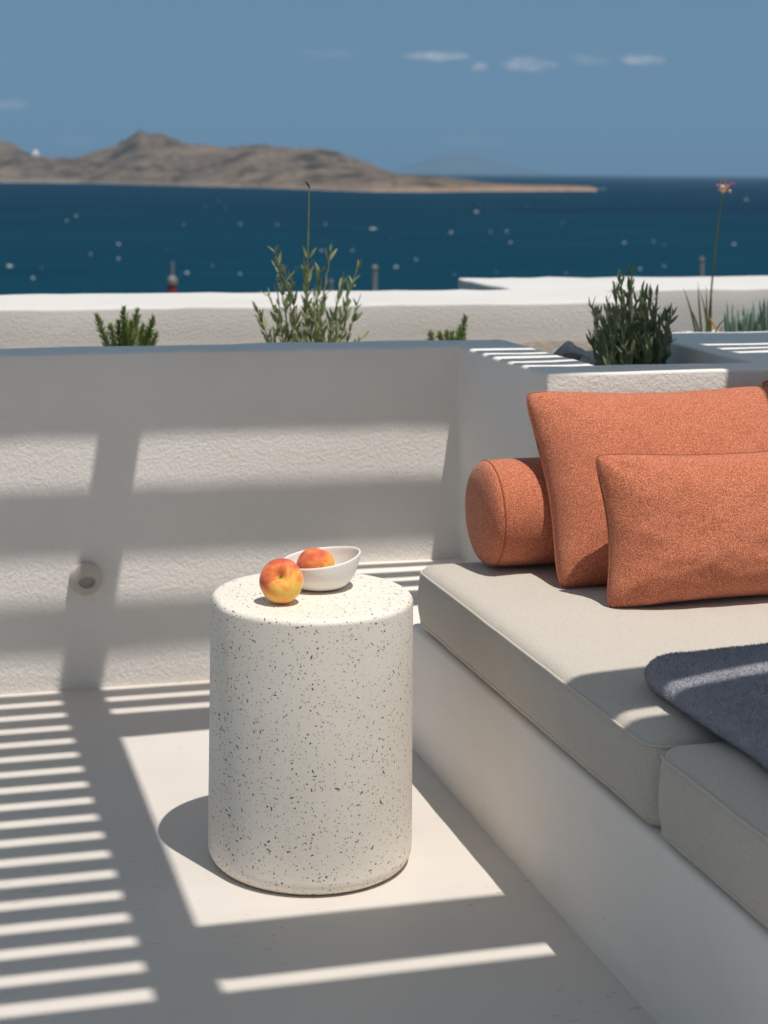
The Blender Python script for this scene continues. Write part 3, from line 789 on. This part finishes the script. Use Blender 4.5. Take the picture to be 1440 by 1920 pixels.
pillow('large_pillow', Vector((1.226, 2.942, CT)), Vector((1.224, 3.128, .742)), .575, .39, .108, .03, 'large terracotta pillow leaning back on the bolster behind the small pillow', 2.0, clampfn=clamp_big)
pillow('large_pillow', Vector((1.775, 3.0, CT)), Vector((1.775, 3.165, .75)), .505, .39, .06, .03, 'terracotta pillow whose corner peeks out behind the large pillow', 6.3, clampfn=clamp_big)
def clamp_small(p):
    return p
pillow('small_pillow', Vector((1.258, 2.795, CT)), Vector((1.258, 2.852, .662)), .52, .28, .080, .028, 'smaller terracotta lumbar pillow standing in front of the large pillow', 4.1, bow=.085)

# folded towel
def towel():
    x0, x1, y0, y1 = 1.118, 1.95, 1.35, 2.392; H = .048; rc = .075
    r = tag(empty('towel', (x0+.2, 1.9, CT+.006)), 'folded charcoal blue terry towel draped over both cream cushions', 'towel'); o = Vector((x0+.2, 1.9, CT+.006)); zb = CT+.0075
    bm = bmesh.new(); rings = []
    def outline(ins):
        a0, a1, b0, b1 = x0+ins, x1-ins, y0+ins, y1-ins; k_ = max(.01, rc-ins); pts = []; out = []
        for cx, cy, s, n in ((a0+k_, b0+k_, pi, 8), (a1-k_, b0+k_, 1.5*pi, 8), (a1-k_, b1-k_, 0, 8), (a0+k_, b1-k_, .5*pi, 8)):
            pts.append([(cx+k_*cos(s+k/n*pi/2), cy+k_*sin(s+k/n*pi/2)) for k in range(n+1)])
        for i in range(4):
            out += pts[i]; a = pts[i][-1]; b = pts[(i+1) % 4][0]; n = 40
            out += [(a[0]+(b[0]-a[0])*k/n, a[1]+(b[1]-a[1])*k/n) for k in range(1, n)]
        return out
    prof = [(.03, 0)]+[(.024-.024*cos(t)*1.0, H/2+H/2*sin(t)) for t in [-pi/2+pi*k/12 for k in range(1, 13)]]+[(.05, H+.004), (.09, H+.008), (.15, H+.009), (.22, H+.006), (.3, H+.003), (.38, H)]
    for ins, z in prof:
        rg = []
        for x, y in outline(ins):
            w = noise.noise(Vector((x*4, y*4, 1)))*.012+noise.noise(Vector((x*13, y*13, 5)))*.0035
            s = min(1, z/H)
            edge = noise.noise(Vector((x*6, y*6, 9)))*.006
            rg.append(bm.verts.new(Vector((x+edge*(1-s*.3), y+edge, max(zb, zb+z+w*s*(1 if ins > .03 else .6)-(.012*s*max(0, 1-(x-x0)/.25)))))-o))
        rings.append(rg)
    n = len(rings[0])
    for A, B in zip(rings, rings[1:]):
        for k in range(n): bm.faces.new((A[k], A[(k+1) % n], B[(k+1) % n], B[k]))
    bm.faces.new(rings[-1])
    bm.faces.new(rings[0]); me = to_me(bm, 'fold', True, 0)
    f = link('fold', me, MAT['towel'], r)
    # short nap: tiny blades over the part that shows
    rnd = random.Random(11); vs2 = []; fs2 = []
    me.calc_loop_triangles()
    tris = []; tot = 0
    for t in me.loop_triangles:
        c = t.center+o
        if c.x < 1.55 and c.y > 1.75 and t.normal.z > -.6: tot += t.area; tris.append((tot, t))
    import bisect
    keys = [a for a, _ in tris]
    for _ in range(110000):
        t = tris[bisect.bisect(keys, rnd.random()*tot)][1]; a, b, c = [me.vertices[i].co for i in t.vertices]
        u, v = rnd.random(), rnd.random()
        if u+v > 1: u, v = 1-u, 1-v
        p = a+(b-a)*u+(c-a)*v; nn = t.normal; h = rnd.uniform(.0012, .0032)
        tn = nn.orthogonal().normalized(); tn.rotate(Matrix.Rotation(rnd.random()*6.28, 3, nn)); w = .00042
        tip = p+nn*h+Vector((rnd.gauss(0, 1), rnd.gauss(0, 1), rnd.gauss(0, 1)))*h*.35
        k = len(vs2); vs2 += [p-tn*w, p+tn*w, tip]; fs2.append((k, k+1, k+2))
    m2 = bpy.data.meshes.new('nap'); m2.from_pydata(vs2, [], fs2); stuff(link('nap', m2, MAT['nap'], r))
towel()

# ------------------------------------------------------------------ plants
def leaf_mesh(name, L, Wd, curl, thick=0):
    bm = bmesh.new(); n = 6; rows = []
    for i in range(n+1):
        t = i/n; w = Wd/2*sin(pi*min(1, t**.75*.93+.05))**.8 if i < n else .0001
        z = curl*t*t*L; rows.append((bm.verts.new((-w, t*L, z+w*.35)), bm.verts.new((0, t*L, z)), bm.verts.new((w, t*L, z+w*.35))))
    for a, b in zip(rows, rows[1:]):
        bm.faces.new((a[0], a[1], b[1], b[0])); bm.faces.new((a[1], a[2], b[2], b[1]))
    return to_me(bm, name, True, 0)
def orient(p, d, roll, s):
    y = d.normalized(); x = y.orthogonal().normalized(); x.rotate(Matrix.Rotation(roll, 3, y)); z = x.cross(y)
    M = Matrix((x*s, y*s, z*s)).transposed().to_4x4(); M.translation = p; return M
def lavender(name, root, stems, mat, label, lm, rnd, spacing, llen, maxleaf, splay=(.35, .75), bare=None):
    """stems: list of point lists (world). leaves become children of their stem; overflow is one joined part."""
    r = tag(empty(name, root), label, 'plant'); count = 0; bmf = bmesh.new(); over = False
    for si, (pts, thick, lo) in enumerate(stems):
        top = bare if (bare and si == 0) else .985
        bm = bmesh.new(); pl = [p-root for p in pts]; n = len(pl)
        tube(bm, pl, [thick*(1-.55*i/(n-1)) for i in range(n)], 5); st = obj('stem', bm, MAT['stem'], r)
        tot = sum((pl[i+1]-pl[i]).length for i in range(n-1)); s = lo*tot
        ph = rnd.random()*6.28
        while s < tot*top:
            acc = 0
            for i in range(n-1):
                L = (pl[i+1]-pl[i]).length
                if acc+L >= s: break
                acc += L
            d = (pl[i+1]-pl[i]).normalized(); p = pl[i]+d*(s-acc); f = s/tot
            ph += pi/2+rnd.gauss(0, .25)
            for k in range(2+(rnd.random() < .35)):
                a = d.orthogonal().normalized(); a.rotate(Matrix.Rotation(ph+k*pi+rnd.gauss(0, .3), 3, d))
                ang = rnd.uniform(*splay)*(1-.25*f); ld = (d*cos(ang)+a*sin(ang)+Vector((0, 0, .15))).normalized()
                sc = rnd.uniform(.65, 1.15)*(1-.25*f)*llen
                M = orient(p, ld, rnd.random()*6.28, sc)
                if count < maxleaf:
                    lf = bpy.data.objects.new('leaf', lm[rnd.randrange(len(lm))]); COL.objects.link(lf); lf.parent = st; lf.matrix_local = M; count += 1
                else:
                    src = lm[rnd.randrange(len(lm))]; b2 = bmesh.new(); b2.from_mesh(src); bmesh.ops.transform(b2, matrix=M, verts=b2.verts)
                    mp_ = {v: bmf.verts.new(v.co) for v in b2.verts}
                    for fc in b2.faces: bmf.faces.new([mp_[v] for v in fc.verts])
                    b2.free(); over = True
            s += spacing*rnd.uniform(.75, 1.3)
    if over: stuff(obj('foliage', bmf, mat, r, True, 0))
    else: bmf.free()
    return r
def lm_set(name, mat):
    out = [leaf_mesh(name, 1, w, c) for w, c in ((.24, -.18), (.28, .12), (.21, -.3))]
    for m_ in out: m_.materials.append(mat)
    return out
LA = lm_set('lavender_leaf', MAT['lav']); LB = lm_set('lavender_dark_leaf', MAT['lavd'])

rnd = random.Random(21)
YA = 4.28
def px_stem(base, tip, Y, bend=(0, 0), dY=0, zroot=None, n=10):
    b = hit(base[0], base[1], 1, Y); t = hit(tip[0], tip[1], 1, Y+dY); b = Vector((b.x, Y, zroot if zroot is not None else b.z))
    mid = (b+t)/2+Vector((bend[0], 0, bend[1])); return bez(b, mid, t, n)
stems = []
z0 = ZS-.01
for base, tip, bend in [((572, 700), (580, 352), (0, .0)), ((548, 690), (515, 463), (.012, 0)), ((590, 690), (623, 457), (-.012, 0)), ((612, 690), (675, 491), (-.02, -.01)), ((555, 690), (533, 496), (.01, 0)),
                        ((530, 690), (474, 566), (.02, -.015)), ((625, 690), (671, 566), (0, -.02)), ((565, 690), (545, 512), (0, 0)), ((584, 690), (600, 500), (0, 0)), ((545, 690), (503, 552), (.02, -.01)), ((600, 690), (645, 520), (-.01, -.01)), ((620, 690), (655, 560), (0, -.01)), ((540, 690), (520, 540), (0, 0)), ((575, 690), (577, 500), (0, 0)), ((595, 690), (588, 545), (0, 0)), ((630, 695), (680, 632), (.0, .02))]:
    stems.append((px_stem(base, tip, YA+rnd.uniform(-.04, .04), bend, rnd.uniform(-.04, .05), z0), .0027, .30))
for k in range(15):
    bx_ = rnd.uniform(528, 635); tx = 580+(bx_-580)*rnd.uniform(1.0, 1.7)+rnd.gauss(0, 8)
    stems.append((px_stem((bx_, 695), (tx, rnd.uniform(570, 628)), YA+rnd.uniform(-.06, .07), (rnd.gauss(0, .01), 0), rnd.uniform(-.05, .05), z0), .0018, .3))
rootA = Vector((hit(578, 690, 1, YA).x, YA, ZS-.01))
lavA = lavender('lavender', rootA, stems, MAT['lav'], 'tall loose lavender with one long bare flower stalk, above the striped wall', LA, rnd, .0235, .047, 290, (.3, .9), .64)
# dry flower spike on top of the long stalk
tipA = stems[0][0][-1]-rootA; spk = bmesh.new()
pts = bez(tipA, tipA+Vector((-.002, 0, .008)), tipA+Vector((-.012, 0, .018)), 6); tube(spk, pts, [.0016, .0028, .0024, .003, .0024, .002, .0008], 6); obj('flower_spike', spk, MAT['spike'], lavA)

YL = 3.72; stems = []
for base, tip in [((1165, 740), (1162, 508)), ((1172, 740), (1181, 508)), ((1160, 740), (1152, 528)), ((1180, 740), (1186, 528)), ((1195, 740), (1205, 545)), ((1205, 740), (1218, 552)), ((1210, 740), (1232, 550)), ((1140, 740), (1110, 572)), ((1150, 740), (1137, 554)),
                  ((1150, 740), (1122, 575)), ((1215, 740), (1256, 582)), ((1215, 745), (1262, 585)), ((1205, 740), (1229, 583)), ((1220, 740), (1252, 635)), ((1180, 740), (1195, 560)), ((1190, 740), (1210, 548)), ((1160, 740), (1143, 570)), ((1170, 740), (1168, 545)), ((1140, 745), (1104, 622)), ((1150, 745), (1120, 612)), ((1215, 740), (1240, 600)), ((1185, 740), (1176, 548))]:
    stems.append((px_stem(base, tip, YL+rnd.uniform(-.06, .06), (rnd.gauss(0, .008), 0), rnd.uniform(-.05, .05), z0), .0019, .25))
for k in range(42):
    bx_ = rnd.uniform(1140, 1225); tx = 1183+(bx_-1183)*rnd.uniform(1.1, 1.75)+rnd.gauss(0, 8)
    stems.append((px_stem((bx_, 745), (tx, rnd.uniform(575, 665)), YL+rnd.uniform(-.09, .08), (rnd.gauss(0, .01), 0), rnd.uniform(-.07, .06), z0), .0017, .25))
rootB = Vector((hit(1185, 720, 1, YL).x, YL, ZS-.01))
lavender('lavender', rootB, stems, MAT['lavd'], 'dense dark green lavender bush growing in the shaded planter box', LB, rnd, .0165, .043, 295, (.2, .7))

def rosemary(base_px, tips, Y, label, seed):
    rnd = random.Random(seed); b0 = hit(base_px[0], base_px[1], 1, Y); root = Vector((b0.x, Y, ZS-.01)); r = tag(empty('rosemary', root), label, 'plant')
    for (tx, ty, bx_) in tips:
        pts = [p-root for p in px_stem((bx_, base_px[1]), (tx, ty), Y+rnd.uniform(-.03, .03), (0, .012), rnd.uniform(-.03, .03), ZS-.01, 8)]
        bm = bmesh.new(); tube(bm, pts, [.0022*(1-.5*i/8) for i in range(9)], 5); sp = obj('sprig', bm, MAT['stem'], r)
        vs_, fs = [], []
        tot = sum((pts[i+1]-pts[i]).length for i in range(8)); N = int(tot/.0006)
        for k in range(N):
            s = .25+.75*k/N; i = min(7, int(s*8)); p = pts[i].lerp(pts[i+1], s*8-i); d = (pts[i+1]-pts[i]).normalized()
            a = d.orthogonal().normalized(); a.rotate(Matrix.Rotation(k*2.4+rnd.random(), 3, d)); ang = rnd.uniform(.5, 1.0)*(1-.5*max(0, s-.85)/.15)
            ld = (d*cos(ang)+a*sin(ang)).normalized(); L = rnd.uniform(.014, .025)*(1 if s < .9 else .75); w = ld.orthogonal().normalized()*.0012
            w.rotate(Matrix.Rotation(rnd.random()*6.28, 3, ld)); j = len(vs_)
            vs_ += [p-w*.6, p+w*.6, p+ld*L*.6+w, p+ld*L, p+ld*L*.6-w]; fs += [(j, j+1, j+2, j+4), (j+4, j+2, j+3)]
        me = bpy.data.meshes.new('needles'); me.from_pydata(vs_, [], fs); stuff(link('needles', me, MAT['rose'], sp))
rosemary((238, 690), [(182, 594, 225), (232, 580, 236), (257, 584, 243), (287, 598, 255), (207, 612, 230), (268, 612, 250), (246, 606, 240), (222, 606, 232), (280, 618, 252), (236, 612, 238), (293, 626, 258)], 4.27, 'bright green bushy rosemary with upright sprigs standing clear above the wall', 5)
rosemary((845, 690), [(872, 596, 855), (838, 625, 842), (825, 627, 836), (806, 626, 828), (862, 618, 850), (848, 626, 846)], 4.26, 'low rosemary just peeping over the wall near its corner', 8)

# society garlic with a lilac flower head
def garlic():
    Y = 4.62; b = hit(1325, 640, 1, Y); root = Vector((b.x, Y, ZS)); r = tag(empty('garlic_plant', root), 'slender garlic plant with one tall stalk and a lilac flower head', 'plant')
    tip = hit(1354, 362, 1, Y)-root
    bm = bmesh.new(); pts = bez(Vector((0, 0, 0)), hit(1333, 520, 1, Y)-root, tip, 14); tube(bm, pts, [.0034-.0012*i/14 for i in range(15)], 6); obj('flower_stalk', bm, MAT['garlic'], r)
    rn = random.Random(4)
    for (bx_, tx, ty, mx, my) in [(1312, 1281, 540, 1300, 585), (1320, 1309, 528, 1310, 580), (1324, 1324, 536, 1326, 580), (1330, 1312, 545, 1326, 580), (1328, 1372, 598, 1345, 590), (1332, 1335, 530, 1332, 580), (1318, 1290, 576, 1308, 590), (1334, 1362, 615, 1352, 600)]:
        A = hit(bx_, 640, 1, Y)-root; A.z = 0; B = hit(mx, my, 1, Y+rn.uniform(-.03, .03))-root; C = hit(tx, ty, 1, Y+rn.uniform(-.04, .04))-root
        pts = bez(A, B, C, 10); bm = bmesh.new(); rows = []
        for i, p in enumerate(pts):
            w = .0042*(1-(i/10)**2.2)+.0002; rows.append((bm.verts.new(p+Vector((-w, 0, 0))), bm.verts.new(p+Vector((0, -.0015, 0))), bm.verts.new(p+Vector((w, 0, 0)))))
        for x, y in zip(rows, rows[1:]): bm.faces.new((x[0], x[1], y[1], y[0])); bm.faces.new((x[1], x[2], y[2], y[1]))
        obj('blade', bm, MAT['garlic'], r, True, 0)
    head = empty('flower_head', tip); head.parent = r
    for (px, py, mt) in [(1345, 348, 'petal'), (1351, 339, 'petal_dry'), (1361, 340, 'petal_dry'), (1376, 344, 'petal'), (1370, 345, 'petal'), (1365, 348, 'petal'), (1351, 357, 'petal'), (1360, 357, 'petal_dry'), (1367, 359, 'petal_dry'), (1355, 351, 'petal_dry')]:
        c = hit(px, py, 1, Y+rn.uniform(-.015, .015))-root-tip
        bm = bmesh.new(); tube(bm, [Vector((0, 0, 0)), c*.55+Vector((0, 0, .003)), c], [.0011, .0009, .0009], 5); obj('pedicel', bm, MAT['petal_dry'], head)
        bm = bmesh.new(); d = c.normalized(); a = d.orthogonal().normalized(); R_ = .0095
        for k in range(5):
            x = a.copy(); x.rotate(Matrix.Rotation(k*2*pi/5, 3, d)); y = d.cross(x)
            vv = [bm.verts.new(c+q_) for q_ in (-y*.0012, x*R_*.5-y*R_*.35+d*.004, x*R_+d*.005, x*R_*.5+y*R_*.35+d*.004, y*.0012)]; bm.faces.new(vv)
        tube(bm, [c-d*.002, c+d*.004], [.0036, .0056], 8); obj('floret', bm, MAT[mt], head)
    # orange tie lying against the stems
    bm = bmesh.new(); A = hit(1330, 597, 1, Y-.03); B = hit(1338, 606, 1, Y-.035); C = hit(1345, 622, 1, Y-.04)
    tube(bm, bez(A, B, C, 6), .0028, 8); tag(obj('plant_tie', bm, MAT['tag']), 'bright orange plastic tube at the foot of the garlic plant', 'plant tie')
garlic()

def succulent(cx, Y, leaves, label, seed):
    rn = random.Random(seed); b = hit(cx, 640, 1, Y); root = Vector((b.x, Y, ZS)); r = tag(empty('succulent', root), label, 'plant')
    for (bx_, tx, ty, w) in leaves:
        A = hit(bx_, 640, 1, Y+rn.uniform(-.03, .03))-root; A.z = -.005; C = hit(tx, ty, 1, Y+rn.uniform(-.04, .04))-root
        B = (A+C)/2+Vector(((A.x-C.x)*-.15+rn.gauss(0, .004), 0, .01)); pts = bez(A, B, C, 8)
        bm = bmesh.new(); tube(bm, pts, [w*x for x in (.8, .95, 1, 1, 1, .97, .9, .72, .2)], 8); obj('leaf', bm, MAT['succ'], r, True, 0)
lv = []
rn = random.Random(2)
for k in range(20):
    t = rn.random(); bx_ = 1368+t*62; lv.append((bx_, 1362+t*78+rn.gauss(0, 6), rn.uniform(572, 606), rn.uniform(.0055, .0085)))
lv += [(1372, 1363, 563, .0028), (1375, 1374, 566, .0026), (1412, 1412, 564, .004), (1395, 1394, 573, .005), (1385, 1384, 575, .005), (1430, 1432, 558, .003)]
succulent(1398, 4.40, lv, 'clump of upright blue green finger succulent behind the box wall', 3)
lv = []
for k in range(16):
    t = rn.random(); lv.append((1440+t*50, 1428+t*75+rn.gauss(0, 6), rn.uniform(556, 600), rn.uniform(.003, .0048)))
succulent(1465, 4.36, lv, 'spindly green succulent at the edge of the blue succulent clump', 9)

# stones in the planter
def stone(c, s, seed, label, mat='stone', sq=.7):
    bm = bmesh.new(); bmesh.ops.create_icosphere(bm, subdivisions=3, radius=1)
    sv = Vector((seed*3.1, seed*1.7, seed*.9))
    for v in bm.verts:
        p = v.co.normalized(); k = 1+.30*noise.noise(p*1.1+sv)+.12*noise.noise(p*2.6+sv); p = p*k
        for a in range(11):
            nn = Vector((sin(seed*7+a*2.1), cos(seed*5+a*1.3), sin(seed*3+a*1.9))).normalized(); d = p.dot(nn)-.66-.12*sin(a*3+seed)
            if d > 0: p -= nn*d
        v.co = Vector((p.x*s, p.y*s*.9, p.z*s*sq))
    zm = min(v.co.z for v in bm.verts)
    o = obj('stone', bm, MAT[mat], angle=22); o.location = (c[0], c[1], soil_z(c[0], c[1])-zm-.006); o.rotation_euler = (0, 0, seed)
    return tag(o, label, 'stone', 'stones in the planter')
sl_ = 'rough pale grey stone on the planter soil beside the dense lavender'
for i, (px, py, Y, s) in enumerate([(1064, 668, 3.98, .070), (1080, 670, 3.88, .058), (1098, 668, 3.84, .064), (1092, 676, 3.72, .050), (1048, 662, 4.14, .05), (1110, 679, 3.66, .052), (1258, 690, 3.52, .05), (1118, 670, 3.92, .06), (1072, 664, 4.1, .05)]):
    c = hit(px, py, 1, Y); stone((c.x, Y), s*.98, i+1.3, sl_, sq=.92)
sl2 = 'white pebble by the foot of the garlic plant'
for i, (px, Y, s) in enumerate([(1292, 4.75, .030), (1300, 4.6, .022), (1342, 4.75, .030), (1352, 4.58, .022), (1335, 4.52, .02)]):
    c = hit(px, 612, 1, Y); stone((c.x, Y), s*1.6, i+20.7, sl2, 'chapel', .9)['group'] = 'pebbles by the garlic plant'

# ------------------------------------------------------------------ air
def haze():
    bm = box_bm((-95000, -3500, SEA_Z-1.5), (95000, 95000, 900))
    o = obj('haze', bm, None, smooth=False); stuff(o); m_ = bpy.data.materials.new('thin_sea_haze'); m_.use_nodes = True; n = m_.node_tree.nodes
    n.remove(n['Principled BSDF']); v = n.new('ShaderNodeVolumePrincipled'); v.inputs['Density'].default_value = 4.5e-5; v.inputs['Color'].default_value = (.36, .60, .84, 1); v.inputs['Anisotropy'].default_value = 0
    m_.node_tree.links.new(v.outputs[0], n['Material Output'].inputs['Volume']); o.data.materials.append(m_)
    o['label'] = 'thin pale haze over the sea'; o['category'] = 'haze'
haze()
